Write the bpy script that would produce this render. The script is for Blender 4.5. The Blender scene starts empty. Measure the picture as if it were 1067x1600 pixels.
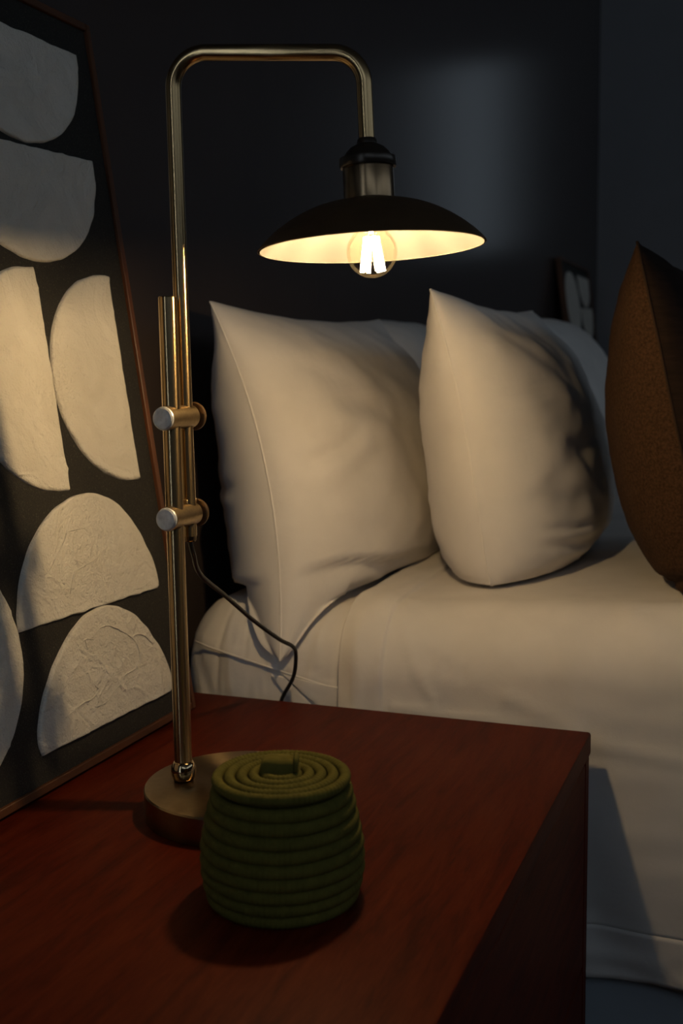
import bpy, math
import numpy as np
from mathutils import Vector, Matrix, noise

sc = bpy.context.scene
T = 0.52            # height of the nightstand top above the floor; builders below use z = 0 at that top

# ------------------------------------------------------------------ camera
cam_data = bpy.data.cameras.new('camera')
cam = bpy.data.objects.new('camera', cam_data)
sc.collection.objects.link(cam)
sc.camera = cam
cam_data.sensor_fit = 'HORIZONTAL'
cam_data.sensor_width = 24.0
cam_data.lens = 24.0 * 1770.47 / 1067.0
cam_data.clip_start = 0.02
yaw, pitch, roll = -0.3717, 0.1229, -0.0130
fw = Vector((math.sin(yaw) * math.cos(pitch), math.cos(yaw) * math.cos(pitch), -math.sin(pitch)))
rt0 = Vector((math.cos(yaw), -math.sin(yaw), 0))
up0 = rt0.cross(fw)
rt = math.cos(roll) * rt0 + math.sin(roll) * up0
up = -math.sin(roll) * rt0 + math.cos(roll) * up0
cm = Matrix((rt, up, -fw)).transposed().to_4x4()
cm.translation = Vector((0.6904, -1.1247, 0.3642 + T))
cam.matrix_world = cm
cam_data.dof.use_dof = True
cam_data.dof.focus_distance = 0.98
cam_data.dof.aperture_fstop = 7.1

# ------------------------------------------------------------------ world, exposure
w = bpy.data.worlds.new('dusk')
sc.world = w
w.use_nodes = True
w.node_tree.nodes['Background'].inputs[0].default_value = (0.30, 0.42, 0.62, 1)
w.node_tree.nodes['Background'].inputs[1].default_value = 0.01
DAY = (0.72, 0.86, 1.0)
FILL_RIGHT, PANE_SLIT, PANE_FAR, FILL_NEAR = 0.68, 13.0, 0.44, 0.80      # glow of slit and far windows, plus two added fill panels
FILAMENT = 745.0
sc.view_settings.view_transform = 'Standard'
sc.view_settings.look = 'None'
sc.view_settings.exposure = 0.0
sc.view_settings.gamma = 1.0
sc.view_settings.use_curve_mapping = False
sc.cycles.use_denoising = True
sc.cycles.max_bounces = 8
sc.cycles.sample_clamp_indirect = 4.0
sc.cycles.caustics_reflective = False
sc.cycles.caustics_refractive = False

# ------------------------------------------------------------------ materials
def new_mat(name):
    m = bpy.data.materials.new(name)
    m.use_nodes = True
    nt = m.node_tree
    return m, nt, nt.nodes['Principled BSDF']

def N(nt, kind, **kw):
    n = nt.nodes.new(kind)
    for k, v in kw.items():
        if k.startswith('i_'):
            n.inputs[k[2:].replace('_', ' ')].default_value = v
        else:
            setattr(n, k, v)
    return n

def coords(nt, scale=(1, 1, 1), rot=(0, 0, 0)):
    tc = N(nt, 'ShaderNodeTexCoord')
    mp = N(nt, 'ShaderNodeMapping')
    mp.inputs['Scale'].default_value = scale
    mp.inputs['Rotation'].default_value = rot
    nt.links.new(tc.outputs['Object'], mp.inputs['Vector'])
    return mp.outputs['Vector']

def noise_tex(nt, vec, scale, detail=4, rough=0.55, dist=0.0):
    n = N(nt, 'ShaderNodeTexNoise')
    n.inputs['Scale'].default_value = scale
    n.inputs['Detail'].default_value = detail
    n.inputs['Roughness'].default_value = rough
    n.inputs['Distortion'].default_value = dist
    nt.links.new(vec, n.inputs['Vector'])
    return n.outputs['Fac']

def ramp(nt, fac, stops):
    r = N(nt, 'ShaderNodeValToRGB')
    el = r.color_ramp.elements
    while len(el) < len(stops):
        el.new(0.5)
    for e, (p, c) in zip(el, stops):
        e.position = p
        e.color = (*c, 1)
    nt.links.new(fac, r.inputs['Fac'])
    return r.outputs['Color']

def bump(nt, b, height, strength, dist, chain=None):
    n = N(nt, 'ShaderNodeBump')
    n.inputs['Strength'].default_value = strength
    n.inputs['Distance'].default_value = dist
    nt.links.new(height, n.inputs['Height'])
    if chain is not None:
        nt.links.new(chain, n.inputs['Normal'])
    nt.links.new(n.outputs['Normal'], b.inputs['Normal'])
    return n.outputs['Normal']

def simple(name, col, rough=0.6, metal=0.0, var=0.12, nscale=30, bump_s=0.0, bump_d=0.001, stretch=(1, 1, 1), spec=0.5):
    m, nt, b = new_mat(name)
    vec = coords(nt, stretch)
    f = noise_tex(nt, vec, nscale)
    c = ramp(nt, f, [(0.3, tuple(x * (1 - var) for x in col)), (0.7, tuple(min(1, x * (1 + var)) for x in col))])
    nt.links.new(c, b.inputs['Base Color'])
    b.inputs['Roughness'].default_value = rough
    b.inputs['Metallic'].default_value = metal
    b.inputs['Specular IOR Level'].default_value = spec
    if bump_s:
        bump(nt, b, f, bump_s, bump_d)
    return m

def fabric(name, col, weave=900, rough=0.9, bump_s=0.25, soft=14, stretch=(1, 1, 1), var=0.05, crumple=0.0):
    m, nt, b = new_mat(name)
    vec = coords(nt, stretch)
    f = noise_tex(nt, vec, weave, 2, 0.6)
    g = noise_tex(nt, vec, soft, 3)
    c = ramp(nt, g, [(0.3, tuple(x * (1 - var) for x in col)), (0.7, tuple(min(1, x * (1 + var)) for x in col))])
    nt.links.new(c, b.inputs['Base Color'])
    b.inputs['Roughness'].default_value = rough
    b.inputs['Specular IOR Level'].default_value = 0.15
    ch = bump(nt, b, f, bump_s, 0.0006)
    if crumple:
        k = noise_tex(nt, vec, 38, 5, 0.5, 1.2)
        bump(nt, b, k, crumple, 0.004, ch)
    return m

M = {}
M['wall'] = simple('charcoal satin wall paint', (0.066, 0.051, 0.047), rough=0.24, var=0.06, nscale=6, bump_s=0.05, bump_d=0.002)
M['wall_grey'] = simple('grey wall paint', (0.27, 0.265, 0.28), rough=0.7, var=0.04, nscale=8)
M['ceiling'] = simple('ceiling paint', (0.22, 0.22, 0.225), rough=0.9, var=0.03)
M['floor'] = simple('dark oak floor', (0.06, 0.035, 0.02), rough=0.5, var=0.3, nscale=9, stretch=(1, 8, 1))
M['window_frame'] = simple('window frame paint', (0.05, 0.05, 0.055), rough=0.5, var=0.05)
M['cotton'] = fabric('white cotton percale', (0.74, 0.70, 0.66), crumple=0.10)
M['cotton_seam'] = fabric('white cotton seam', (0.80, 0.76, 0.71))
M['bed_base'] = fabric('slate bed base cloth', (0.46, 0.52, 0.58), weave=500)
M['brass'] = simple('aged brushed brass', (0.42, 0.295, 0.15), rough=0.25, metal=1.0, var=0.08, nscale=120, stretch=(1, 1, 0.02))
M['brass_disc'] = simple('brushed brass disc', (0.31, 0.225, 0.125), rough=0.29, metal=1.0, var=0.08, nscale=160)
for _k in ('brass_disc', 'brass'):          # turned metal: grooves run round the axis, highlights stretch across them
    _m = M[_k]
    _b = _m.node_tree.nodes['Principled BSDF']
    _b.inputs['Anisotropic'].default_value = 0.95 if _k == 'brass_disc' else 0.8
    _b.inputs['Anisotropic Rotation'].default_value = 0.25
    _t = N(_m.node_tree, 'ShaderNodeTangent', direction_type='RADIAL', axis='Z')
    _m.node_tree.links.new(_t.outputs[0], _b.inputs['Tangent'])
M['brass_chrome'] = simple('polished brass ball', (0.42, 0.31, 0.18), rough=0.10, metal=1.0, var=0.05)
M['clamp'] = simple('brushed clamp metal', (0.42, 0.31, 0.17), rough=0.34, metal=1.0, var=0.12, nscale=300)
M['clamp_face'] = simple('satin steel clamp face', (0.62, 0.63, 0.64), rough=0.42, metal=0.45, var=0.25, nscale=160, bump_s=0.3, bump_d=0.0004)
M['bronze'] = simple('dark bronze lacquer', (0.15, 0.09, 0.045), rough=0.42, metal=0.7, var=0.1, nscale=60)
M['socket'] = simple('antique bronze socket', (0.22, 0.15, 0.085), rough=0.25, metal=1.0, var=0.15, nscale=60, stretch=(1, 1, 0.03))
M['socket_cap'] = simple('blackened socket cap', (0.035, 0.025, 0.018), rough=0.3, metal=0.4, var=0.1)
M['enamel'] = simple('cream enamel', (0.122, 0.122, 0.116), rough=0.38, var=0.02)
M['rubber'] = simple('black cord rubber', (0.010, 0.010, 0.011), rough=0.45, var=0.1)
M['basket'] = fabric('olive cotton rope', (0.105, 0.092, 0.018), weave=700, bump_s=0.5, var=0.15, soft=120)
M['basket_tab'] = fabric('olive felt tab', (0.105, 0.090, 0.018), weave=900, bump_s=0.3, var=0.12, soft=80)
M['frame_wood'] = simple('walnut frame', (0.10, 0.034, 0.011), rough=0.5, var=0.3, nscale=40, stretch=(1, 0.2, 0.2))
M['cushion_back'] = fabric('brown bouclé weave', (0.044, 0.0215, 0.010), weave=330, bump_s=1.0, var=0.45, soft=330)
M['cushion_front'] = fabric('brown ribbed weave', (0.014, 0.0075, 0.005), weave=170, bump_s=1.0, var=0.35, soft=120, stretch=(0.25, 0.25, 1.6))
M['cushion_seam'] = fabric('brown seam', (0.03, 0.017, 0.01))

# plaster of the relief shapes: fine grit plus knife ridges
m, nt, b = new_mat('white relief plaster')
vec = coords(nt)
g = noise_tex(nt, vec, 420, 4, 0.65)
k = noise_tex(nt, vec, 13, 2, 0.45, 2.2)
rid = N(nt, 'ShaderNodeMath', operation='PINGPONG')
rid.inputs[1].default_value = 0.09
nt.links.new(k, rid.inputs[0])
shp = N(nt, 'ShaderNodeMath', operation='POWER')
shp.inputs[1].default_value = 1.0
nt.links.new(rid.outputs[0], shp.inputs[0])
nt.links.new(ramp(nt, k, [(0.3, (0.70, 0.66, 0.58)), (0.7, (0.78, 0.74, 0.66))]), b.inputs['Base Color'])
b.inputs['Roughness'].default_value = 0.9
ch = bump(nt, b, g, 0.9, 0.0020)
pk = noise_tex(nt, vec, 95, 3, 0.6)
ch = bump(nt, b, pk, 0.45, 0.004, ch)
bump(nt, b, shp.outputs[0], 0.35, 0.02, ch)
M['plaster'] = m

# canvas ground: charcoal with pale specks
m, nt, b = new_mat('charcoal canvas ground')
vec = coords(nt)
f = noise_tex(nt, vec, 620, 3, 0.7)
nt.links.new(ramp(nt, f, [(0.35, (0.007, 0.0062, 0.0050)), (0.60, (0.017, 0.0150, 0.0115)), (0.72, (0.10, 0.085, 0.06))]), b.inputs['Base Color'])
b.inputs['Roughness'].default_value = 0.75
bump(nt, b, f, 0.6, 0.0012)
M['canvas'] = m

# stained pine: grain along y, knots
def wood(name, stretch):
    m, nt, b = new_mat(name)
    vec = coords(nt, stretch)
    f = noise_tex(nt, vec, 9, 6, 0.6, 0.6)
    f2 = noise_tex(nt, vec, 60, 4, 0.6)
    mx = N(nt, 'ShaderNodeMath', operation='MULTIPLY_ADD')
    mx.inputs[1].default_value = 0.35
    nt.links.new(f2, mx.inputs[0])
    nt.links.new(f, mx.inputs[2])
    col = ramp(nt, mx.outputs[0], [(0.42, (0.040, 0.0042, 0.0010)), (0.66, (0.082, 0.0090, 0.0016)), (0.90, (0.112, 0.0170, 0.0035))])
    tc = N(nt, 'ShaderNodeTexCoord')
    def knot(cx, cy, r, prev, kc):
        mp = N(nt, 'ShaderNodeMapping')
        mp.inputs['Location'].default_value = (-cx / r, -cy / (1.5 * r), 0)
        mp.inputs['Scale'].default_value = (1 / r, 1 / (1.5 * r), 0)
        nt.links.new(tc.outputs['Object'], mp.inputs['Vector'])
        ln = N(nt, 'ShaderNodeVectorMath', operation='LENGTH')
        nt.links.new(mp.outputs['Vector'], ln.inputs[0])
        fac = ramp(nt, ln.outputs['Value'], [(0.70, (1, 1, 1)), (1.0, (0, 0, 0))])
        mix = N(nt, 'ShaderNodeMix', data_type='RGBA')
        nt.links.new(fac, mix.inputs['Factor'])
        nt.links.new(prev, mix.inputs['A'])
        mix.inputs['B'].default_value = (*kc, 1)
        return mix.outputs['Result']
    col = knot(0.452, -0.0885, 0.0075, col, (0.26, 0.075, 0.017))
    col = knot(0.262, -0.447, 0.0035, col, (0.22, 0.07, 0.02))
    col = knot(0.287, -0.43, 0.006, col, (0.03, 0.008, 0.004))
    nt.links.new(col, b.inputs['Base Color'])
    b.inputs['Roughness'].default_value = 0.55
    b.inputs['Specular IOR Level'].default_value = 0.08
    bump(nt, b, mx.outputs[0], 0.25, 0.0012)
    return m
M['wood'] = wood('red stained pine', (9, 1.1, 9))
M['wood_side'] = wood('red stained pine upright', (9, 9, 1.1))

# bulb glass: clear, slightly amber, shadowless
m, nt, b = new_mat('clear bulb glass')
tr = N(nt, 'ShaderNodeBsdfTransparent')
tr.inputs['Color'].default_value = (1.0, 0.96, 0.88, 1)
gl = N(nt, 'ShaderNodeBsdfGlossy')
gl.inputs['Roughness'].default_value = 0.04
fr = N(nt, 'ShaderNodeFresnel')
fr.inputs['IOR'].default_value = 1.15
mx = N(nt, 'ShaderNodeMixShader')
cut = N(nt, 'ShaderNodeMath', operation='MULTIPLY')
cut.inputs[1].default_value = 0.3
nt.links.new(fr.outputs[0], cut.inputs[0])
nt.links.new(cut.outputs[0], mx.inputs[0])
nt.links.new(tr.outputs[0], mx.inputs[1])
nt.links.new(gl.outputs[0], mx.inputs[2])
nt.links.new(mx.outputs[0], nt.nodes['Material Output'].inputs['Surface'])
M['glass'] = m

def emit(name, col, s):
    m, nt, b = new_mat(name)
    b.inputs['Base Color'].default_value = (*col, 1)
    b.inputs['Emission Color'].default_value = (*col, 1)
    b.inputs['Emission Strength'].default_value = s
    return m
M['filament'] = emit('glowing filament', (1.0, 0.72, 0.38), FILAMENT)

# ------------------------------------------------------------------ mesh helpers
class MB:
    def __init__(self):
        self.v, self.f = [], []
    def add(self, v, f):
        o = len(self.v)
        self.v += [tuple(map(float, p)) for p in v]
        self.f += [tuple(i + o for i in q) for q in f]
        return self
    def box(self, lo, hi):
        (a, b_, c), (d, e, g) = lo, hi
        v = [(a, b_, c), (d, b_, c), (d, e, c), (a, e, c), (a, b_, g), (d, b_, g), (d, e, g), (a, e, g)]
        return self.add(v, [(0, 3, 2, 1), (4, 5, 6, 7), (0, 1, 5, 4), (1, 2, 6, 5), (2, 3, 7, 6), (3, 0, 4, 7)])
    def tube(self, path, rad, seg=20, cap=True):
        P = [Vector(p) for p in path]
        n = len(P)
        R_ = rad if hasattr(rad, '__len__') else [rad] * n
        t0 = (P[1] - P[0]).normalized()
        nrm = t0.orthogonal().normalized()
        vs = []
        for i in range(n):
            t = (P[min(i + 1, n - 1)] - P[max(i - 1, 0)]).normalized()
            nrm = (nrm - t * nrm.dot(t)).normalized()
            bi = t.cross(nrm)
            for k in range(seg):
                a = 2 * math.pi * k / seg
                vs.append(P[i] + R_[i] * (math.cos(a) * nrm + math.sin(a) * bi))
        fs = []
        for i in range(n - 1):
            for k in range(seg):
                k2 = (k + 1) % seg
                fs.append((i * seg + k, i * seg + k2, (i + 1) * seg + k2, (i + 1) * seg + k))
        if cap:
            fs.append(tuple(reversed(range(seg))))
            fs.append(tuple((n - 1) * seg + k for k in range(seg)))
        return self.add(vs, fs)
    def lathe(self, prof, origin=(0, 0, 0), axis=(0, 0, 1), seg=64, close=False):
        ax = Vector(axis).normalized()
        u = ax.orthogonal().normalized()
        w_ = ax.cross(u)
        o = Vector(origin)
        vs, idx = [], []
        for r, z in prof:
            if r < 1e-7:
                idx.append([len(vs)] * seg)
                vs.append(o + ax * z)
            else:
                idx.append(list(range(len(vs), len(vs) + seg)))
                for k in range(seg):
                    a = 2 * math.pi * k / seg
                    vs.append(o + ax * z + r * (math.cos(a) * u + math.sin(a) * w_))
        fs = []
        rows = list(zip(idx, idx[1:])) + ([(idx[-1], idx[0])] if close else [])
        for A, B in rows:
            for k in range(seg):
                k2 = (k + 1) % seg
                q = []
                for i in (A[k], A[k2], B[k2], B[k]):
                    if i not in q:
                        q.append(i)
                if len(q) > 2:
                    fs.append(tuple(q))
        return self.add(vs, fs)
    def build(self, name, mat, parent=None, origin=None, smooth=True, bevel=0, bseg=3, angle=40):
        """link as ONE mesh object; vertices are given with z = 0 at the nightstand top"""
        me = bpy.data.meshes.new(name)
        if parent is not None:
            o = Vector(parent['_o'])
        else:
            o = Vector(origin if origin is not None else (0, 0, 0))
        me.from_pydata([Vector(p) - o for p in self.v], [], self.f)
        me.materials.append(M[mat])
        me.validate()
        import bmesh
        bm = bmesh.new()
        bm.from_mesh(me)
        bmesh.ops.recalc_face_normals(bm, faces=bm.faces)
        if bevel:
            bmesh.ops.bevel(bm, geom=list(bm.edges), offset=bevel, segments=bseg, affect='EDGES', profile=0.5)
        bm.to_mesh(me)
        bm.free()
        if smooth:
            me.shade_smooth()
            if angle:
                me.set_sharp_from_angle(angle=math.radians(angle))
        ob = bpy.data.objects.new(name, me)
        sc.collection.objects.link(ob)
        if parent is not None:
            ob.parent = parent
        else:
            ob.location = o + Vector((0, 0, T))
        ob['_o'] = tuple(o)
        return ob

def thing(name, label, cat, loc, group=None):
    e = bpy.data.objects.new(name, None)
    e.empty_display_size = 0.05
    sc.collection.objects.link(e)
    e.location = Vector(loc) + Vector((0, 0, T))
    e['_o'] = tuple(loc)
    return tag(e, label, cat, group)

def tag(o, label, cat, group=None):
    o['label'], o['category'] = label, cat
    if group:
        o['group'] = group
    return o

def struct(o):
    o['kind'] = 'structure'
    return o

def copy_tree(o, delta, parent=None):
    c = o.copy()
    sc.collection.objects.link(c)
    if parent is None:
        c.location = o.location + Vector(delta)
    else:
        c.parent = parent
    for ch in o.children:
        copy_tree(ch, delta, c)
    return c

def smoothstep(a, b_, x):
    t = min(1, max(0, (x - a) / (b_ - a)))
    return t * t * (3 - 2 * t)

# ------------------------------------------------------------------ the room
X0, X1, Y0, Y1, ZF, ZC = -0.022, 3.40, -2.60, 3.55, -T, 1.98
struct(MB().box((X0 - 0.1, Y0 - 0.1, ZF - 0.08), (X1 + 0.1, Y1 + 0.1, ZF)).build('floor', 'floor', smooth=False))
struct(MB().box((X0 - 0.1, Y0 - 0.1, ZC), (X1 + 0.1, Y1 + 0.1, ZC + 0.08)).build('ceiling', 'ceiling', smooth=False))
struct(MB().box((X0 - 0.1, Y0 - 0.1, ZF), (X0, Y1 + 0.1, ZC)).build('wall_head', 'wall', smooth=False))
struct(MB().box((X0, Y1, ZF), (X1, Y1 + 0.1, ZC)).build('wall_far', 'wall_grey', smooth=False))
struct(MB().box((X0, Y0 - 0.1, ZF), (X1, Y0, ZC)).build('wall_near', 'wall', smooth=False))
struct(MB().box((X1, Y0, ZF), (X1 + 0.1, Y1, ZC)).build('wall_right', 'wall', smooth=False))

def window(name, p0, p1, normal, strength, bars=0):
    """p0, p1: opposite corners on the wall plane; the glowing pane sits in a frame proud of the wall"""
    n = Vector(normal)
    lo = Vector([min(a, b_) for a, b_ in zip(p0, p1)])
    hi = Vector([max(a, b_) for a, b_ in zip(p0, p1)])
    ax = 0 if abs(n.y) > 0.5 else 1
    o = (lo + hi) / 2
    fr = MB()
    wd, dp = 0.045, 0.04
    def slab(a0, a1, z0, z1, d0, d1, mb):
        l, h = [0, 0, z0], [0, 0, z1]
        l[ax], h[ax] = a0, a1
        q = 1 - ax
        e0, e1 = lo[q] + n[q] * d0, lo[q] + n[q] * d1
        l[q], h[q] = min(e0, e1), max(e0, e1)
        mb.box(l, h)
    a0, a1 = lo[ax], hi[ax]
    slab(a0 - wd, a0, lo.z - wd, hi.z + wd, 0.001, dp, fr)
    slab(a1, a1 + wd, lo.z - wd, hi.z + wd, 0.001, dp, fr)
    slab(a0, a1, hi.z, hi.z + wd, 0.001, dp, fr)
    slab(a0, a1, lo.z - wd, lo.z, 0.001, dp, fr)
    for k in range(bars):
        c = a0 + (a1 - a0) * (k + 1) / (bars + 1)
        slab(c - 0.018, c + 0.018, lo.z, hi.z, 0.012, dp, fr)
    f = struct(fr.build(name, 'window_frame', origin=o, smooth=False))
    M[name] = emit(name + ' daylight', DAY, strength)
    pn = MB()
    slab(a0, a1, lo.z, hi.z, 0.002, 0.01, pn)
    pn.build('pane', name, f, smooth=False)

window('fill_panel_right', (X1, -2.4, 1.15), (X1, 2.6, 1.85), (-1, 0, 0), FILL_RIGHT, 2)  # unseen glowing panel added as broad soft fill from the right wall
window('window_2', (0.090, Y0, -0.35), (0.120, Y0, 1.75), (0, 1, 0), PANE_SLIT)
window('fill_panel_near', (0.75, Y0, 1.15), (3.1, Y0, 1.85), (0, 1, 0), FILL_NEAR, 1)  # added fill for the near side, set high to miss the poles' reflections
window('window_3', (0.44, Y1, 0.85), (0.60, Y1, 1.60), (0, -1, 0), PANE_FAR)
struct(MB().box((X0, -0.7, ZF), (X0 + 0.014, Y1, ZF + 0.09)).build('baseboard_head', 'wall', smooth=False, bevel=0.003, bseg=1))

# ------------------------------------------------------------------ nightstands
W = 0.52
def nightstand(y0, y1, label):
    t = thing('nightstand', label, 'nightstand', (0.25, (y0 + y1) / 2, ZF), 'bedside tables')
    MB().box((-0.02, y0, -0.024), (W, y1, 0)).build('top', 'wood', t, bevel=0.0028, bseg=2)
    for ya, yb_ in ((y0 + 0.002, y0 + 0.022), (y1 - 0.0225, y1 - 0.0015)):
        MB().box((-0.018, ya, ZF + 0.001), (W - 0.0015, yb_, -0.0245)).build('side_panel', 'wood_side', t, bevel=0.0015, bseg=1)
    MB().box((-0.018, y0 + 0.0225, ZF + 0.02), (0.0, y1 - 0.023, -0.0245)).build('back_panel', 'wood_side', t, bevel=0.001, bseg=1)
    h = (-0.0245 - (ZF + 0.06)) / 2
    for k in range(2):
        z0 = ZF + 0.06 + k * h
        d = MB().box((W - 0.028, y0 + 0.0235, z0 + 0.002), (W - 0.0018, y1 - 0.0232, z0 + h - 0.002)).build('drawer_front', 'wood', t, bevel=0.002, bseg=1)
    MB().box((W - 0.03, y0 + 0.0225, ZF + 0.001), (W - 0.008, y1 - 0.023, ZF + 0.058)).build('plinth', 'wood', t, bevel=0.001, bseg=1)
    return t
nightstand(-0.80, 0.0, 'red-stained wooden bedside table under the lamp and green basket')
nightstand(2.50, 3.30, 'wooden bedside table beyond the bed, under the far painting')

# ------------------------------------------------------------------ bed
BX0, BX1, BY0, BY1 = 0.024, 2.06, 0.028, 1.95
BR = 0.072
def bed_top(x):
    return 0.098 + 0.016 * smoothstep(0.25, 0.62, x)
def bed_surface(x, y):
    """height of the made bed at x, y (sheet included)"""
    zt = bed_top(x) + 0.004
    d = y - (BY0 - 0.004)
    if d < 0:
        return -1.0
    if d < BR:
        return zt - BR + math.sqrt(max(0, BR * BR - (BR - d) ** 2))
    return zt + 0.010 * smoothstep(0.1, 0.5, y) * (1 if y < 1.4 else smoothstep(1.9, 1.4, y))

def profile(x, inset, zlow, far=True):
    """points (y, z, ny, nz) of the bed's cross-section from the near side's lower edge over the top"""
    pts = []
    zt = bed_top(x) - inset
    ys = BY0 + inset
    R_ = BR - max(0, inset * 0.3)
    nside = 40
    for i in range(nside):
        pts.append((ys, zlow + (zt - R_ - zlow) * i / nside, -1, 0))
    for i in range(15):
        a = math.pi / 2 * i / 14
        pts.append((ys + R_ - R_ * math.cos(a), zt - R_ + R_ * math.sin(a), -math.cos(a), math.sin(a)))
    nt_ = 60
    for i in range(1, nt_ + 1):
        y = ys + R_ + (1.0 * (i / nt_) ** 1.5) * (BY1 - inset - ys - 2 * R_)
        z = zt + 0.010 * smoothstep(0.1, 0.5, y) * (1 if y < 1.4 else smoothstep(1.9, 1.4, y))
        pts.append((y, z, 0, 1))
    if far:
        for i in range(1, 9):
            a = math.pi / 2 * i / 8
            pts.append((BY1 - inset - R_ + R_ * math.sin(a), zt - R_ + R_ * math.cos(a), math.sin(a), math.cos(a)))
        pts.append((BY1 - inset, zlow, 1, 0))
    return pts

def nz(x, y, z, s=1.0, seed=0.0):
    return noise.noise(Vector((x * s + seed, y * s + seed * 1.7, z * s - seed)))

def seg_dist(p, a, b_):
    ax, ay = b_[0] - a[0], b_[1] - a[1]
    L2 = ax * ax + ay * ay
    t = ((p[0] - a[0]) * ax + (p[1] - a[1]) * ay) / L2
    tc = min(1, max(0, t))
    dx, dy = p[0] - a[0] - tc * ax, p[1] - a[1] - tc * ay
    side = (p[0] - a[0]) * ay - (p[1] - a[1]) * ax
    return math.hypot(dx, dy), side / math.sqrt(L2), t

def sweep(xs, off, zlow, disp):
    mb = MB()
    rows = []
    for x in xs:
        row = []
        for (y, z, ny, nz_) in profile(x, off(x), zlow(x)):
            d = disp(x, y, z, ny, nz_)
            row.append((x, y + ny * d, z + nz_ * d))
        rows.append(row)
    n = len(rows[0])
    v = [p for r in rows for p in r]
    f = [(i * n + k, i * n + k + 1, (i + 1) * n + k + 1, (i + 1) * n + k) for i in range(len(rows) - 1) for k in range(n - 1)]
    mb.add(v, f)
    return mb, n, len(rows)

bed = thing('bed', 'wide bed made up in white cotton beside the bedside table', 'bed', (1.0, 1.0, ZF))
def moff(x):
    R_ = 0.05
    d = x - BX0
    return 0.0 if d >= R_ else R_ - math.sqrt(max(0, R_ * R_ - (R_ - d) ** 2))
def mdisp(x, y, z, ny, nz_):
    d = 0.0016 * nz(x, y, z, 22, 3) + 0.0012 * nz(x * 2, y, z * 0.6, 55, 8)
    if ny < -0.2 and x < 0.3:
        for (a, b_, wd, dp) in (((0.036, 0.052), (0.15, 0.030), 0.0035, 0.0022), ((0.15, 0.030), (0.30, -0.005), 0.0035, 0.0026),
                                ((0.085, 0.095), (0.079, -0.01), 0.003, -0.0016), ((0.112, 0.10), (0.118, 0.03), 0.003, -0.0012),
                                ((0.05, 0.04), (0.07, -0.02), 0.006, -0.003), ((0.16, 0.025), (0.23, -0.02), 0.004, -0.003)):
            q, s, t = seg_dist((x, z), a, b_)
            d += dp * math.exp(-(q / wd) ** 2)
    return d
xs = [BX0 + 0.05 * (i / 14) ** 1.6 for i in range(14)] + list(np.linspace(BX0 + 0.05, 0.34, 110)) + list(np.linspace(0.38, BX1, 40))
mb, n, nr = sweep(xs, lambda x: moff(x) + 0.004, lambda x: -0.17, mdisp)
mb.f.append(tuple(range(n)))
mb.f.append(tuple((nr - 1) * n + k for k in range(n)))
mb.f += [((i + 1) * n, i * n, i * n + n - 1, (i + 1) * n + n - 1) for i in range(nr - 1)]
mb.build('mattress', 'cotton', bed, angle=60)
MB().box((BX0 + 0.02, BY0 + 0.022, ZF + 0.001), (BX1 - 0.02, BY1 - 0.03, -0.171)).build('bed_base', 'bed_base', bed, bevel=0.012)

pp = [(0.050, BY0 + 0.0075, 0.050), (0.070, BY0 + 0.0022, 0.046), (0.110, BY0 + 0.0012, 0.037), (0.150, BY0 + 0.0010, 0.028), (0.190, BY0 + 0.0010, 0.019), (0.245, BY0 + 0.0010, 0.006)]
MB().tube([Vector(p) for p in pp], 0.0013, 8).build('piping', 'cotton', bed, angle=0)

# flat sheet over mattress and near side, with its turned hem
SX0 = 0.2370
def sdisp(x, y, z, ny, nz_):
    side = max(0, -ny)
    low = smoothstep(-0.02, -0.26, z) * side
    d = 0.0035 + 0.0015 * nz(x, y, z, 9, 1) + 0.0011 * nz(x * 0.7, y, z * 1.6, 34, 5)
    d += low * 0.012 * (0.4 + nz(x, 0, z * 0.25, 7.5, 11))
    d += low * 0.006 * nz(x + 0.4 * z, 0, z * 0.3, 16, 4)
    if side > 0.3 or nz_ > 0.5 and y < 0.2:
        s = z if side > 0.3 else bed_top(x) + (y - BY0 - BR)
        for (a, b_, wd, dp) in (((0.335, 0.055), (0.39, 0.035), 0.0022, -0.0022), ((0.30, -0.004), (0.50, -0.012), 0.004, 0.0022),
                                ((0.43, 0.02), (0.50, -0.005), 0.010, 0.0024), ((0.55, 0.10), (0.66, 0.02), 0.012, 0.0020),
                                ((0.50, -0.02), (0.70, -0.04), 0.006, 0.0016), ((0.295, 0.10), (0.345, 0.01), 0.006, 0.0015)):
            q, _, t = seg_dist((x, s), a, b_)
            d += dp * math.exp(-(q / wd) ** 2)
    # the edge band along the sheet's start is doubled cloth
    e = smoothstep(0.2885, 0.2865, x)
    d += 0.0045 * e
    d += e * (0.0024 * nz(x, y * 0.3, z * 0.3, 60, 2))
    return d
xs = list(np.linspace(SX0, 0.30, 44)) + list(np.linspace(0.303, 0.72, 150)) + list(np.linspace(0.74, BX1 + 0.01, 50))
mb, n, nr = sweep(xs, lambda x: 0.0, lambda x: -0.224 - 0.004 * math.sin(x * 9), sdisp)
# close the sheet into thin cloth by hand: inner skin 2 mm inside is the mattress itself, so only turn the raw edges
sheet = mb.build('bed_sheet', 'cotton', origin=(1.0, 0.03, -0.224), angle=0)
md = sheet.modifiers.new('cloth_thickness', 'SOLIDIFY')
md.thickness = 0.0012
md.offset = 0.0
tag(sheet, 'white cotton flat sheet hanging over the near side of the bed', 'sheet')
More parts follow.
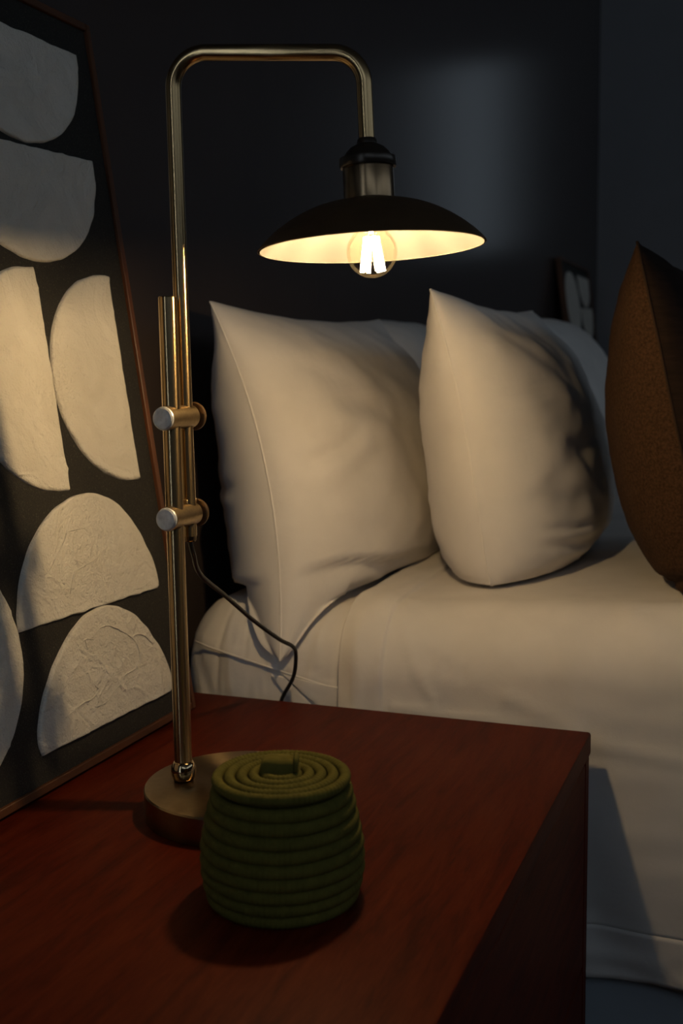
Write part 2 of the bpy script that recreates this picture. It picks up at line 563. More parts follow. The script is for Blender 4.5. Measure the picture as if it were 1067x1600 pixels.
# deep hem along the lower edge
hv, hf = [], []
hx = list(np.linspace(SX0, 0.9, 150)) + list(np.linspace(0.92, BX1, 30))
hn = 12
for x in hx:
    zl = -0.224 - 0.004 * math.sin(x * 9)
    for k in range(hn):
        t = k / (hn - 1)
        z = zl + 0.004 - 0.056 * t + 0.006 * nz(x, 0, 0, 6, 30) * t
        d = sdisp(x, BY0, max(z, -0.26), -1, 0) + 0.0045 + 0.007 * t * (0.3 + nz(x, 0, t * 0.2, 14, 21)) + 0.003 * nz(x - z * 1.2, 0, z * 0.6, 38, 9) * t
        hv.append((x, BY0 - d, z))
for i in range(len(hx) - 1):
    for k in range(hn - 1):
        hf.append((i * hn + k, (i + 1) * hn + k, (i + 1) * hn + k + 1, i * hn + k + 1))
hem = MB().add(hv, hf).build('hem', 'cotton', sheet, angle=0)
md = hem.modifiers.new('cloth_thickness', 'SOLIDIFY')
md.thickness = 0.0016
md.offset = 0.0
# tucked corner folds beside the edge band
def fold(poly, lift):
    ys = BY0 + 0.004
    v, f = [], []
    n = len(poly)
    cx, cz = sum(p[0] for p in poly) / n, sum(p[1] for p in poly) / n
    for sc_, dd in ((1.0, 0.0006), (0.93, lift), (0.6, lift * 1.1), (0.25, lift)):
        for (x, z) in poly:
            v.append((cx + (x - cx) * sc_, ys - dd - 0.0008 * nz(x, 0, z, 40, 2), cz + (z - cz) * sc_))
    for r in range(3):
        for k in range(n):
            k2 = (k + 1) % n
            f.append((r * n + k, r * n + k2, (r + 1) * n + k2, (r + 1) * n + k))
    f.append(tuple(3 * n + k for k in range(n)))
    f.append(tuple(range(n)))
    return MB().add(v, f).build('tuck_fold', 'cotton', sheet, angle=35)
fold([(0.166, 0.022), (0.205, 0.016), (0.240, 0.012), (0.240, -0.028), (0.215, -0.016), (0.190, 0.002)], 0.0045)
fold([(0.150, 0.020), (0.170, 0.018), (0.192, -0.004), (0.212, -0.022), (0.190, -0.024), (0.170, -0.004)], 0.0030)

# ------------------------------------------------------------------ pillows
def pillow_grid(c_top, c_bot, L, Tf, Tb, axis=(0, 1, 0), na=110, nh=84, pin=(0.055, 0.06), creases=(), seed=0.0,
                wr=0.0035, sag=0.12, pw=2.3, clamp=True, empty_low=0.0, empty_top=0.0, xmin=-0.014, bow=0.0, pwb=None, pwa=None, rct=0.0, rcb=0.0, flap=0.0):
    """c_top / c_bot: top and bottom ear of the near end; returns near-side border and two skins"""
    ct, cb = Vector(c_top), Vector(c_bot)
    A = Vector(axis).normalized()
    Hv = (ct - cb)
    H = Hv.length
    Hn = Hv.normalized()
    Nn = A.cross(Hn).normalized()
    C0 = (ct + cb) / 2 + A * L / 2
    def pos(i, j, s):
        a = -math.cos(math.pi * i / na)
        h = -math.cos(math.pi * j / nh)
        a = a * 0.75 + 0.25 * (2 * i / na - 1)
        h = h * 0.75 + 0.25 * (2 * j / nh - 1)
        pa = a * (1 - pin[0] * (1 - h * h))
        ph = h * (1 - pin[1] * (1 - a * a))
        mm = rcb if h < 0 else rct
        pa *= 1 - mm + mm * math.sqrt(1 - 0.5 * h * h)
        ph *= 1 - mm + mm * math.sqrt(1 - 0.5 * a * a)
        th = max(0, 1 - abs(a) ** (pwa or pw)) ** 0.52 * max(0, 1 - abs(h) ** (pwb if pwb and h < 0 else pw)) ** 0.52
        th *= 1 - sag * h
        if empty_low:
            th *= 1 - empty_low * smoothstep(-0.55, -0.75, h) * smoothstep(0.3, -0.5, a)
        if empty_top:
            th *= 1 - empty_top * smoothstep(0.62, 0.9, h)
        if flap:
            hf = -0.555 - 0.20 * (a + 1) + 0.015 * math.sin(9.0 * (a + 1))
            th *= 1 - flap * smoothstep(hf + 0.020, hf - 0.020, h) * smoothstep(0.15, -0.35, a)
        t = (Tf if s > 0 else Tb) * th
        e = min(1, (1 - abs(a)) * 8) * min(1, (1 - abs(h)) * 8)
        t += e * wr * (nz(a * 1.6, h * 1.2, s, 2.1, seed) + 0.5 * nz(a * 1.5, h * 2.4, s, 4.5, seed + 5))
        for (sd, a0, h0, a1, h1, wd, dp) in creases:
            if sd == s:
                q, side, tt = seg_dist((a, h), (a0, h0), (a1, h1))
                fade = max(0.0, 1 - (2 * tt - 1) ** 2) if sd == 1 else 1.0
                # sharp valley with a soft lip on one side
                t += e * fade * (-dp * math.exp(-(q / wd) ** 2) + 0.7 * dp * math.exp(-((q - 2.0 * wd) / (1.6 * wd)) ** 2) * (1 if side > 0 else 0.25))
        p = C0 + A * (pa * L / 2) + Hn * (ph * H / 2) + Nn * (s * t + bow * (1 - h * h))
        p.z += 0.002 * nz(a * 3, h * 3, 0, 1.0, seed)
        if clamp:
            zt = bed_top(p.x) + 0.0045
            yc, zc = BY0 - 0.006 + BR, zt - BR
            if p.y >= yc:
                b0 = bed_surface(p.x, p.y) + 0.0035
                if p.z < b0 + 0.03:
                    k = 0.012
                    d = p.z - b0
                    p.z = max(b0, b0 + k * math.log1p(math.exp(max(-30, d / k))) * (1 if d > 0 else 0.55))
            elif p.z > zc:
                dy, dz = p.y - yc, p.z - zc
                q = math.hypot(dy, dz)
                if q < BR + 0.003:
                    g = (BR + 0.003) / max(q, 1e-5)
                    p.y, p.z = yc + dy * g, zc + dz * g
            elif p.y > BY0 - 0.009:
                p.y = BY0 - 0.009
        if p.x < xmin + 0.02:
            d = p.x - xmin
            k = 0.008
            p.x = xmin + k * math.log1p(math.exp(min(40, d / k)))
        return p
    G = {s: [[pos(i, j, s) for j in range(nh + 1)] for i in range(na + 1)] for s in (1, -1)}
    # common border
    for i in range(na + 1):
        for j in (0, nh):
            m_ = (G[1][i][j] + G[-1][i][j]) / 2
            G[1][i][j] = G[-1][i][j] = m_
    for j in range(nh + 1):
        for i in (0, na):
            m_ = (G[1][i][j] + G[-1][i][j]) / 2
            G[1][i][j] = G[-1][i][j] = m_
    border = [G[1][0][j] for j in range(nh + 1)] + [G[1][i][nh] for i in range(1, na + 1)] + \
             [G[1][na][j] for j in range(nh - 1, -1, -1)] + [G[1][i][0] for i in range(na - 1, 0, -1)]
    return G, border, na, nh

def skin(mb, G, s, na, nh):
    v = [p for r in G[s] for p in r]
    n = nh + 1
    mb.add(v, [(i * n + j, i * n + j + 1, (i + 1) * n + j + 1, (i + 1) * n + j) for i in range(na) for j in range(nh)])

def weld(mb):
    key, remap, nv = {}, [], []
    for p in mb.v:
        k = (round(p[0], 6), round(p[1], 6), round(p[2], 6))
        if k not in key:
            key[k] = len(nv)
            nv.append(p)
        remap.append(key[k])
    mb.v = nv
    mb.f = [tuple(dict.fromkeys(remap[i] for i in q)) for q in mb.f]
    mb.f = [q for q in mb.f if len(q) > 2]
    return mb

def pillow(label, **kw):
    G, border, na, nh = pillow_grid(**kw)
    mb = MB()
    skin(mb, G, 1, na, nh)
    skin(mb, G, -1, na, nh)
    weld(mb)
    lo = [min(p[k] for p in mb.v) for k in range(3)]
    hi = [max(p[k] for p in mb.v) for k in range(3)]
    o = ((lo[0] + hi[0]) / 2, (lo[1] + hi[1]) / 2, lo[2])
    ob = mb.build('pillow', 'cotton', origin=o, angle=0)
    tag(ob, label, 'pillow', 'white pillows on the bed')
    MB().tube(border + [border[0]], 0.0011, 6, cap=False).build('seam', 'cotton_seam', ob, angle=0)
    return ob

pillow('plump white pillow nearest the lamp, its lower corner drooping over the bed edge',
       c_top=(0.070, 0.058, 0.446), c_bot=(0.171, 0.010, 0.042), L=0.56, Tf=0.092, Tb=0.128, bow=0.022, axis=(0.02, 1, 0), seed=2.0, wr=0.0045,
       pwa=3.0, pwb=5.0, empty_top=0.2, flap=0.20,
       creases=((1, -1.0, -0.02, -0.72, 0.06, 0.040, 0.006), (1, -0.80, 0.02, -0.55, 0.16, 0.045, 0.005),
                (-1, -1.0, -0.02, -0.8, -0.02, 0.03, 0.006), (1, -0.95, -0.78, -0.35, -0.86, 0.03, 0.004),
                (1, -0.7, 0.35, -0.2, 0.22, 0.08, 0.005)))
pillow('white pillow propped between the pillow nearest the lamp and the brown cushion',
       c_top=(0.313, 0.130, 0.456), c_bot=(0.384, 0.110, 0.065), L=0.56, Tf=0.102, Tb=0.098, bow=0.010, axis=(0.0, 1, 0), seed=7.0, wr=0.0040,
       empty_top=0.15, pwb=4.0, pwa=3.0, rcb=0.60,
       creases=((1, -0.98, 0.36, -0.25, 0.30, 0.020, 0.0022), (1, -0.96, -0.66, -0.10, -0.74, 0.035, 0.0045),
                (1, -0.75, 0.10, 0.0, -0.35, 0.10, 0.0034), (1, -0.85, -0.25, 0.0, -0.60, 0.10, 0.0040), (1, -0.85, 0.75, -0.2, 0.35, 0.07, 0.004),
                (1, -0.92, -0.56, -0.2, -0.60, 0.028, 0.0040), (1, -0.80, -0.22, 0.1, 0.02, 0.08, 0.0030), (1, -0.80, -0.46, 0.1, -0.22, 0.08, 0.0034)))
pillow('white pillow against the dark wall, half hidden behind the pillow nearest the lamp',
       c_top=(0.015, 0.590, 0.462), c_bot=(0.13, 0.60, 0.12), L=0.56, Tf=0.10, Tb=0.09, seed=12.0, na=70, nh=56, rct=0.45)
pillow('white pillow on the far side of the bed, its rounded top beside the brown cushion',
       c_top=(0.235, 0.90, 0.472), c_bot=(0.34, 0.89, 0.12), L=0.56, Tf=0.10, Tb=0.08, seed=17.0, na=70, nh=56, rct=0.45)

# brown cushion
G, border, na, nh = pillow_grid(c_top=(0.546, 0.085, 0.492), c_bot=(0.640, 0.060, 0.080), L=0.42, rcb=0.5, Tf=0.085, Tb=0.095, axis=(0.0, 1, 0),
                                seed=23.0, wr=0.003, pin=(0.05, 0.06), pw=2.2,
                                creases=((-1, -0.95, -0.78, -0.3, -0.84, 0.04, 0.008),))
zmin = min(p.z for r in G[1] for p in r)
cu = thing('cushion', 'dark brown woven cushion at the right edge, in front of the white pillows', 'cushion', (0.59, 0.29, zmin))
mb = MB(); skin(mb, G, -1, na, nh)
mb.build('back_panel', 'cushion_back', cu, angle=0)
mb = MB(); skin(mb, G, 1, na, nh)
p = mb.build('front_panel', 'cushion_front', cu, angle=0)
p['label'] = 'darker ribbed front of the cushion'
MB().tube(border + [border[0]], 0.0016, 6, cap=False).build('seam', 'cushion_seam', cu, angle=0)

# ------------------------------------------------------------------ paintings
PH, PW = 0.7323, 0.565
PB = Vector((0.1027, -0.0618, 0.0029))          # lower right front corner
PE = Vector((-0.1403, 0, 0.9901))            # up along the leaning face
PN = Vector((0.9901, 0, 0.1403))             # out of the face
def pl(u, v, d=0.0):
    q = PB + Vector((0, -u, 0)) + PE * v + PN * d
    return q
def pbox(mb, u0, u1, v0, v1, d0, d1):
    c = [pl(u, v, d) for d in (d0, d1) for (u, v) in ((u0, v0), (u1, v0), (u1, v1), (u0, v1))]
    return mb.add(c, [(0, 3, 2, 1), (4, 5, 6, 7), (0, 1, 5, 4), (1, 2, 6, 5), (2, 3, 7, 6), (3, 0, 4, 7)])

pt = thing('painting', 'leaning framed abstract relief painting on the bedside table behind the lamp', 'painting', (0.09, -0.344, 0.0), 'framed relief paintings')
FW = 0.0075
pbox(MB(), FW - 0.001, PW - FW + 0.001, FW - 0.001, PH - FW + 0.001, -0.016, -0.004).build('canvas', 'canvas', pt, smooth=False)
for (a, b_, c, d) in ((0, FW, 0, PH), (PW - FW, PW, 0, PH), (FW, PW - FW, 0, FW), (FW, PW - FW, PH - FW, PH)):
    pbox(MB(), a, b_, c, d, -0.019, 0.0).build('frame_rail', 'frame_wood', pt, bevel=0.0008, bseg=1)

def relief(outline, seed, thick=0.0032):
    """raised plaster shape on the canvas from its outline in canvas coordinates (closed polygon)"""
    pts = [Vector(p) for p in outline]
    # resample to an even spacing
    n = len(pts)
    ln = [(pts[(i + 1) % n] - pts[i]).length for i in range(n)]
    per = sum(ln)
    K = 130
    out, i, acc = [], 0, 0.0
    for k in range(K):
        s = per * k / K
        while acc + ln[i] < s:
            acc += ln[i]
            i += 1
        out.append(pts[i] + (pts[(i + 1) % n] - pts[i]) * ((s - acc) / ln[i]))
    c = sum(out, Vector((0, 0))) / K
    rings = [(1.004, -0.0005), (1.0, 0.45), (0.988, 0.92), (0.97, 1.08)] + [(0.94 - 0.94 * q / 26, 1.0) for q in range(26)]
    v, f = [], []
    for ri, (s, hh) in enumerate(rings):
        for k, p in enumerate(out):
            q = c + (p - c) * s
            if ri < 4:
                q += Vector((nz(p.x, p.y, 0, 60, seed), nz(p.x, p.y, 5, 60, seed))) * 0.0010
            d = thick * hh
            if ri >= 2:
                d += 0.0009 * nz(q.x, q.y, 0, 26, seed) + 0.0006 * nz(q.x, q.y, 3, 70, seed)
                kn = nz(q.x, q.y, 9, 17, seed)
                d += 0.0013 * max(0, 1 - abs(kn - 0.12) / 0.05) * (1 if kn < 0.12 else 0.35)
            v.append(pl(q.x, q.y, -0.004 + d))
    for r in range(len(rings) - 1):
        for k in range(K):
            k2 = (k + 1) % K
            f.append((r * K + k, r * K + k2, (r + 1) * K + k2, (r + 1) * K + k))
    f.append(tuple((len(rings) - 1) * K + k for k in range(K)))
    return MB().add(v, f).build('plaster_shape', 'plaster', pt, angle=0)

def moon(cu_, cv, ru, rv, ang):
    """half ellipse: flat side through (cu, cv); ang turns the round side (0 = up)"""
    pts = []
    for k in range(40):
        a = math.pi * k / 39
        x, y = ru * math.cos(a), rv * abs(math.sin(a)) ** 0.92
        ca, sa = math.cos(ang), math.sin(ang)
        pts.append((cu_ + x * ca - y * sa, cv + x * sa + y * ca))
    return pts
def catmull2(P, m=8):
    P = [Vector(p) for p in P]
    out = []
    for i in range(len(P) - 1):
        p0, p1, p2, p3 = P[max(0, i - 1)], P[i], P[i + 1], P[min(len(P) - 1, i + 2)]
        for k in range(m):
            t = k / m
            out.append(0.5 * ((2 * p1) + (p2 - p0) * t + (2 * p0 - 5 * p1 + 4 * p2 - p3) * t * t + (3 * p1 - p0 - 3 * p2 + p3) * t ** 3))
    out.append(P[-1])
    return out
def smooth_arc(pts):
    return [Vector(p) for p in pts[:2]] + catmull2(pts[2:] + pts[:1])[:-1]
def ridges(shape, lines, r=0.0010):
    """raised knife marks left in the plaster"""
    for ln in lines:
        P = catmull2(ln, 10)
        n = len(P)
        rad = [r * (0.35 + 0.65 * math.sin(math.pi * (i + 0.5) / n)) * (0.8 + 0.5 * abs(nz(i * 0.31, 0, 0, 1, 2))) for i in range(n)]
        path = [pl(p.x + 0.0006 * nz(p.x, p.y, 1, 120, 3), p.y + 0.0006 * nz(p.x, p.y, 4, 120, 3), -0.0003) for p in P]
        MB().tube(path, rad, 6).build('knife_mark', 'plaster', shape, angle=0)
Q = math.pi / 2
relief(moon(0.147, 0.6940, 0.114, 0.1075, 2 * Q), 1)
relief(moon(0.151, 0.5825, 0.1175, 0.109, 2 * Q - 0.03), 2)
relief(moon(0.0385, 0.3620, 0.106, 0.122, -Q), 4)
relief(moon(0.1630, 0.3620, 0.105, 0.122, -Q), 3)
s5 = relief(smooth_arc([(0.2685, 0.1428), (0.1662, 0.1416), (0.0357, 0.1396), (0.0334, 0.1474), (0.0405, 0.176), (0.0599, 0.2093), (0.0886, 0.236), (0.1196, 0.2485),
        (0.1572, 0.2501), (0.1958, 0.2394), (0.2304, 0.2176), (0.2534, 0.1898), (0.2664, 0.161)]), 5)
s6 = relief(smooth_arc([(0.2644, 0.0314), (0.165, 0.0308), (0.041, 0.0293), (0.0375, 0.0455), (0.0440, 0.066), (0.0560, 0.0868), (0.0813, 0.1161), (0.1175, 0.1361), (0.1555, 0.1403),
        (0.1904, 0.1302), (0.2271, 0.1058), (0.2545, 0.0752), (0.2667, 0.0471)]), 6)
ridges(s5, [[(0.1907, 0.1619), (0.1781, 0.1796), (0.1492, 0.1859), (0.1165, 0.1951)], [(0.2163, 0.1879), (0.2052, 0.1968), (0.1861, 0.2118), (0.1781, 0.2189), (0.1498, 0.2187)], [(0.2071, 0.2166), (0.1881, 0.2265), (0.165, 0.2382)], [(0.085, 0.147), (0.070, 0.146), (0.050, 0.150)]], 0.0007)
ridges(s6, [[(0.1781, 0.1061), (0.1787, 0.1154), (0.1656, 0.1162), (0.1544, 0.1212), (0.1379, 0.1205), (0.1167, 0.1101), (0.0989, 0.0973), (0.093, 0.08), (0.1015, 0.0702), (0.1256, 0.0675), (0.1381, 0.0602), (0.1611, 0.0513), (0.1808, 0.0512)],
            [(0.2276, 0.0548), (0.2003, 0.0604), (0.1845, 0.0606), (0.1718, 0.0655), (0.1754, 0.0702)], [(0.1919, 0.113), (0.1784, 0.1163), (0.1664, 0.1136)], [(0.1023, 0.098), (0.0976, 0.1019), (0.0802, 0.098), (0.065, 0.0854)]], 0.0009)
relief(moon(0.392, 0.1300, 0.106, 0.121, Q), 7)
relief(moon(0.407, 0.1300, 0.106, 0.121, -Q), 8)
relief(moon(0.412, 0.2570, 0.116, 0.108, 0), 9)
relief(moon(0.412, 0.3760, 0.116, 0.108, 0), 10)
relief(moon(0.408, 0.5900, 0.104, 0.118, Q), 11)
relief(moon(0.420, 0.5900, 0.104, 0.118, -Q), 12)
far = copy_tree(pt, (0, 3.262, 0))
far['label'] = 'small far painting leaning beyond the bed, catching pale daylight'

# ------------------------------------------------------------------ lamp
lamp = thing('table_lamp', 'lit brass table lamp with curved arm and wide domed shade', 'lamp', (0.276, -0.3036, 0.0))
lb = (0.276, -0.3036)
MB().lathe([(0, 0.0005), (0.0795, 0.0005), (0.0800, 0.0015), (0.0800, 0.0225), (0.0790, 0.0240), (0.0772, 0.0243), (0, 0.0243)],
           (lb[0], lb[1], 0), seg=96).build('base', 'brass_disc', lamp, angle=30)
px_, py_ = 0.2283, -0.3140
MB().lathe([(0, 0.0244), (0.0085, 0.0244), (0.0096, 0.0262), (0.0105, 0.0295), (0.0107, 0.0325), (0.0102, 0.0360), (0.0088, 0.0392), (0.0076, 0.0405), (0, 0.0405)],
           (px_, py_, 0), seg=40).build('pole_collar', 'brass_chrome', lamp, angle=60)
ptop = Vector((0.2270, -0.3143, 0.4262))
MB().tube([(px_, py_, 0.0395), ptop - Vector((0, 0, 0.0008)), ptop], [0.0074, 0.0074, 0.0068], 36).build('pole', 'brass', lamp, angle=30)

arm_dir = Vector((0.918, 0.397, 0)).normalized()
a_bot = Vector((0.2280, -0.2912, 0.2290))
a_top = Vector((0.2262, -0.2935, 0.6190))
a_end = Vector((0.3775, -0.2637, 0.6100))
h_joint = Vector((0.3800, -0.2634, 0.5438))
HS = 0.968                                   # lamp head size factor
def fillet(P, r, seg=14):
    out = [Vector(P[0])]
    for i in range(1, len(P) - 1):
        p, a, b_ = Vector(P[i]), Vector(P[i - 1]), Vector(P[i + 1])
        d0, d1 = (a - p).normalized(), (b_ - p).normalized()
        ang = d0.angle(d1)
        tl = r / math.tan(ang / 2)
        s, e = p + d0 * tl, p + d1 * tl
        cdir = (d0 + d1).normalized()
        cc = p + cdir * (r / math.sin(ang / 2))
        v0, v1 = (s - cc), (e - cc)
        tot = v0.angle(v1)
        for k in range(seg + 1):
            t = k / seg
            out.append(cc + (v0 * math.sin((1 - t) * tot) + v1 * math.sin(t * tot)) / math.sin(tot))
    out.append(Vector(P[-1]))
    return out
MB().tube(fillet([a_bot, a_top, a_end, h_joint], 0.026), 0.0063, 32).build('arm', 'brass', lamp, angle=30)

for z in (0.3290, 0.2475):
    y_f, y_b = py_ - 0.0140, -0.2912 + 0.0070
    cl = MB().lathe([(0, 0.0), (0.0091, 0.0), (0.0097, 0.0007), (0.0097, y_b - y_f - 0.0007), (0.0090, y_b - y_f), (0, y_b - y_f)], (px_ - 0.0003, y_f, z), (0, 1, 0), 40).build('clamp', 'clamp', lamp, angle=30)
    MB().lathe([(0, -0.0026), (0.0080, -0.0024), (0.0092, -0.0013), (0.0096, 0.0), (0.0092, 0.0003), (0, 0.0003)], (px_ - 0.0003, y_f, z), (0, 1, 0), 40).build('end_cap', 'clamp_face', cl, angle=30)
    MB().lathe([(0, 0), (0.0042, 0), (0.0042, 0.0036), (0.0112, 0.0042), (0.0120, 0.0048), (0.0120, 0.0064), (0.0113, 0.0071), (0, 0.0071)], (px_ - 0.0003, y_b, z), (0, 1, 0), 40).build('knob', 'bronze', cl, angle=30)
    # small lips on either side of the arm tube
    if z < 0.3:
        for q in (-1, 1):
            MB().box((px_ - 0.0030, -0.2912 + q * 0.0074 - 0.0009, z + 0.0070), (px_ + 0.0030, -0.2912 + q * 0.0074 + 0.0009, z + 0.0128)).build('slot_lip', 'clamp', cl, bevel=0.0004, bseg=1)
MB().lathe([(0, 0), (0.0050, 0), (0.0056, 0.0008), (0.0056, 0.0060), (0, 0.0060)], (a_bot.x, a_bot.y, a_bot.z - 0.0045), seg=24).build('arm_end', 'socket', lamp, angle=30)

# lamp head: hangs from the joint, tilted a touch
rh = Vector((0.932, 0.362, 0)); fh = Vector((-0.362, 0.932, 0))
ax = (Vector((0, 0, 1)) - 0.036 * rh + 0.028 * fh).normalized()
J = h_joint
def hs(prof):
    return [(r * HS, z * HS) for r, z in prof]
MB().lathe(hs([(0, 0.0015), (0.0068, 0.0015), (0.0078, 0.0), (0.0082, -0.003), (0.0140, -0.0060), (0.0178, -0.0100), (0.0195, -0.0135), (0.0228, -0.0140), (0.0232, -0.0150), (0.0232, -0.0205), (0.0226, -0.0216), (0, -0.0216)]),
           J, ax, 56).build('socket_cap', 'socket_cap', lamp, angle=30)
MB().lathe(hs([(0, -0.0212), (0.0205, -0.0212), (0.0208, -0.0220), (0.0208, -0.0470), (0.0214, -0.0480), (0.0214, -0.0500), (0, -0.0500)]), J, ax, 56).build('socket_cup', 'socket', lamp, angle=30)
SR = 0.0930
dome = [(0.0195, -0.0478), (0.034, -0.0500), (0.046, -0.0532), (0.058, -0.0582), (0.070, -0.0650), (0.080, -0.0722), (0.0875, -0.0788), (SR, -0.0848)]
def densify(pr, m=5):
    P = [Vector(p) for p in pr]
    out = []
    for i in range(len(P) - 1):
        p0, p1, p2, p3 = P[max(0, i - 1)], P[i], P[i + 1], P[min(len(P) - 1, i + 2)]
        for k in range(m):
            t = k / m
            out.append(0.5 * ((2 * p1) + (p2 - p0) * t + (2 * p0 - 5 * p1 + 4 * p2 - p3) * t * t + (3 * p1 - p0 - 3 * p2 + p3) * t ** 3))
    out.append(P[-1])
    return [tuple(p) for p in out]
dd = densify(dome)
outer = dd + [(SR + 0.0002, -0.0854), (SR - 0.0004, -0.0858)] + [(r - 0.0006, z - 0.0006) for r, z in reversed(dd)]
MB().lathe(hs(outer), J, ax, 120, close=True).build('shade', 'bronze', lamp, angle=35)
inner = [(r - 0.0010, z - 0.0008) for r, z in dd[:-1]] + [(SR - 0.0012, -0.0857)]
inner2 = [(r - 0.0008, z - 0.0011) for r, z in dd[:-1]] + [(SR - 0.0018, -0.0859)]
shade_part = [o for o in lamp.children if o.name.startswith('shade')][0]
lining = MB().lathe(hs(inner + list(reversed(inner2))), J, ax, 120, close=True).build('shade_lining', 'enamel', shade_part, angle=35)
lining['label'] = 'cream enamel inside of the shade'
# bulb
BZ = -0.0890
GR = 0.0208
bp = [(0, BZ - GR)]
for k in range(1, 17):
    a = -math.pi / 2 + math.pi * 0.80 * k / 16
    bp.append((GR * math.cos(a), BZ + GR * math.sin(a)))
bp += [(0.0117, -0.0675), (0.0112, -0.0640), (0.0112, -0.0600)]
bulb = MB().lathe(hs(bp), J, ax, 48).build('bulb', 'glass', lamp, angle=0)
MB().lathe(hs([(0, -0.0500), (0.0130, -0.0500), (0.0130, -0.0610), (0.0115, -0.0625), (0, -0.0625)]), J, ax, 36).build('bulb_base', 'socket', bulb, angle=30)
u_ = ax.orthogonal().normalized(); w_ = ax.cross(u_)
for k in range(6):
    a = Q * k / 1.5 + 0.5
    d = u_ * math.cos(a) + w_ * math.sin(a)
    MB().tube([J + d * 0.0045 + ax * -0.0745, J + d * 0.0085 + ax * -0.1012], 0.0018, 6).build('filament', 'filament', bulb, angle=0)
MB().tube([J + ax * -0.0610, J + ax * -0.0716], 0.0020, 10).build('filament_stem', 'enamel', bulb, angle=0)

# cord: from the foot of the arm tube, in a loop over the far table edge
def catmull(P, m=10):
    P = [Vector(p) for p in P]
    out = []
    for i in range(len(P) - 1):
        p0, p1, p2, p3 = P[max(0, i - 1)], P[i], P[i + 1], P[min(len(P) - 1, i + 2)]
        for k in range(m):
            t = k / m
            out.append(0.5 * ((2 * p1) + (p2 - p0) * t + (2 * p0 - 5 * p1 + 4 * p2 - p3) * t * t + (3 * p1 - p0 - 3 * p2 + p3) * t ** 3))
    out.append(P[-1])
    return out
CORD = [(0.2280, -0.2912, 0.2260), (0.2278, -0.2850, 0.2120), (0.2150, -0.2500, 0.1880), (0.1985, -0.1700, 0.1520), (0.1930, -0.1000, 0.1135), (0.1985, -0.0500, 0.0830),
        (0.2012, -0.0220, 0.0690), (0.1990, -0.0080, 0.0560), (0.1915, 0.0010, 0.0280), (0.1730, 0.0090, -0.0020), (0.1660, 0.0130, -0.0300), (0.1650, 0.0140, -0.1500), (0.1650, 0.0140, -0.40)]
MB().tube(catmull(CORD), 0.0022, 12).build('cord', 'rubber', lamp, angle=0)

# ------------------------------------------------------------------ basket
KX, KY = 0.3744, -0.4355
bk = thing('basket', 'small olive green coiled rope basket with lid, in front of the lamp', 'basket', (KX, KY, 0.0))
prof = [(0.0, 0.0470), (0.012, 0.0505), (0.026, 0.0528), (0.040, 0.0522), (0.055, 0.0496), (0.070, 0.0462), (0.082, 0.0438)]
def rad_at(z):
    for (z0, r0), (z1, r1) in zip(prof, prof[1:]):
        if z <= z1:
            t = max(0, (z - z0) / (z1 - z0))
            return r0 + (r1 - r0) * t
    return prof[-1][1]
def coil(fn, turns, per, st, r):
    path, rr = [], []
    n = int(turns * per)
    for i in range(n + 1):
        t = i / per
        path.append(fn(t))
        rr.append(r * (1 + 0.055 * math.sin(2 * math.pi * st * t) + 0.03 * nz(t * 7, 0, 0, 1, 3)))
    return path, rr
def rope_ring(mb, r, z, rr, st, wob, seed):
    n = st * 4
    path, rad = [], []
    for i in range(n):
        a = 2 * math.pi * i / n
        q = r + wob * nz(math.cos(a), math.sin(a), z * 40, 2.0, seed)
        path.append(Vector((KX + q * math.cos(a), KY + q * math.sin(a), z + 0.4 * wob * nz(math.cos(a), math.sin(a), z * 30, 1.6, seed + 7))))
        rad.append(rr * (1 + 0.06 * math.sin(math.pi * i / 2)))
    seg = 10
    vs, fs = [], []
    for i in range(n):
        a = 2 * math.pi * i / n
        rd = Vector((math.cos(a), math.sin(a), 0))
        for k in range(seg):
            t = 2 * math.pi * k / seg
            vs.append(path[i] + rd * (rad[i] * math.cos(t)) + Vector((0, 0, rad[i] * math.sin(t))))
    for i in range(n):
        for k in range(seg):
            i2, k2 = (i + 1) % n, (k + 1) % seg
            fs.append((i * seg + k, i2 * seg + k, i2 * seg + k2, i * seg + k2))
    mb.add(vs, fs)
bd = MB()
for k in range(9):
    z = 0.0052 + k * 0.00885
    rope_ring(bd, rad_at(z), z, 0.0049, 96, 0.0008, 4 + k)
bd.lathe([(0, 0.0006), (0.046, 0.0006), (0.047, 0.004), (0.044, 0.006), (0, 0.006)], (KX, KY, 0), seg=48)
bd.build('body', 'basket', bk, angle=0)
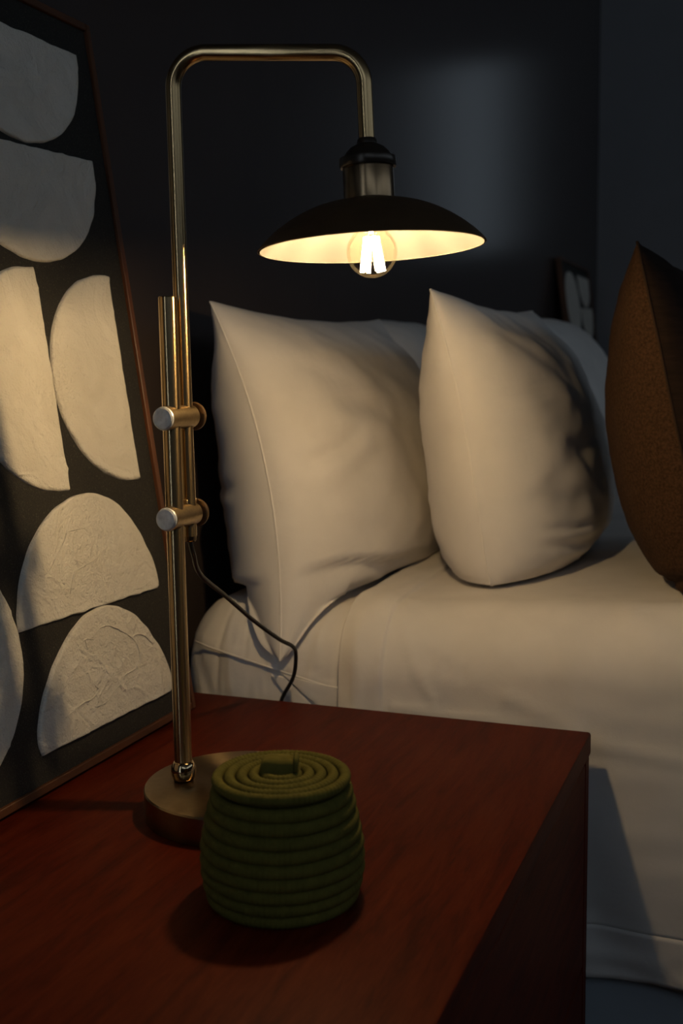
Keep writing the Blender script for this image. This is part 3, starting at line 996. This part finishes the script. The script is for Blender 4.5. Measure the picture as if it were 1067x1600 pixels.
ld = MB()
for k in range(5):
    r = 0.0444 - 0.0084 * k
    rope_ring(ld, r, 0.0864 + 0.0012 * (1 - r / 0.045), 0.0039, max(24, int(1900 * r)), 0.0005, 30 + k)
ld.lathe([(0, 0.0812), (0.0440, 0.0812), (0.0445, 0.0830), (0.0440, 0.0842), (0, 0.0850)], (KX, KY, 0), seg=48)
lid = ld.build('lid', 'basket', bk, angle=0)
# felt tab: a thick folded leaf of felt, higher at the back, with a strap over its right end
tv, tf = [], []
tdir = Vector((0.93, 0.36, 0)); tper = Vector((-0.36, 0.93, 0))
nu, nv = 18, 12
def tabp(u, v_, top):
    wd = 0.0085 * (1 - 0.30 * u * u + 0.10 * u)
    e = max(0, 1 - abs(u) ** 4) ** 0.35 * max(0, 1 - abs(v_) ** 4) ** 0.35
    z = 0.0895 + (0.0105 + 0.0012 * v_ - 0.0010 * u + 0.0007 * nz(u, v_, 0, 2.5, 3)) * e if top else 0.0892
    return Vector((KX - 0.002, KY + 0.002, z)) + tdir * (0.0142 * u) + tper * (wd * v_)
for top in (1, 0):
    for i in range(nu + 1):
        for j in range(nv + 1):
            tv.append(tabp(-1 + 2 * i / nu, -1 + 2 * j / nv, top))
for top in (0, 1):
    o_ = top * (nu + 1) * (nv + 1)
    for i in range(nu):
        for j in range(nv):
            k = o_ + i * (nv + 1) + j
            tf.append((k, k + 1, k + nv + 2, k + nv + 1))
MB().add(tv, tf).build('handle', 'basket_tab', lid, angle=50)
kp = Vector((KX, KY, 0)) + tdir * 0.0105 + tper * 0.003
MB().tube([kp + Vector((0, 0, 0.0915)) - tper * 0.0085, kp + Vector((0, 0, 0.0990)) - tper * 0.0060, kp + Vector((0, 0, 0.1008)), kp + Vector((0, 0, 0.0985)) + tper * 0.006, kp + Vector((0, 0, 0.0915)) + tper * 0.008],
          [0.0016, 0.0018, 0.0018, 0.0018, 0.0016], 10).build('handle_loop', 'basket_tab', lid, angle=0)

for o in sc.objects:
    if '_o' in o:
        del o['_o']
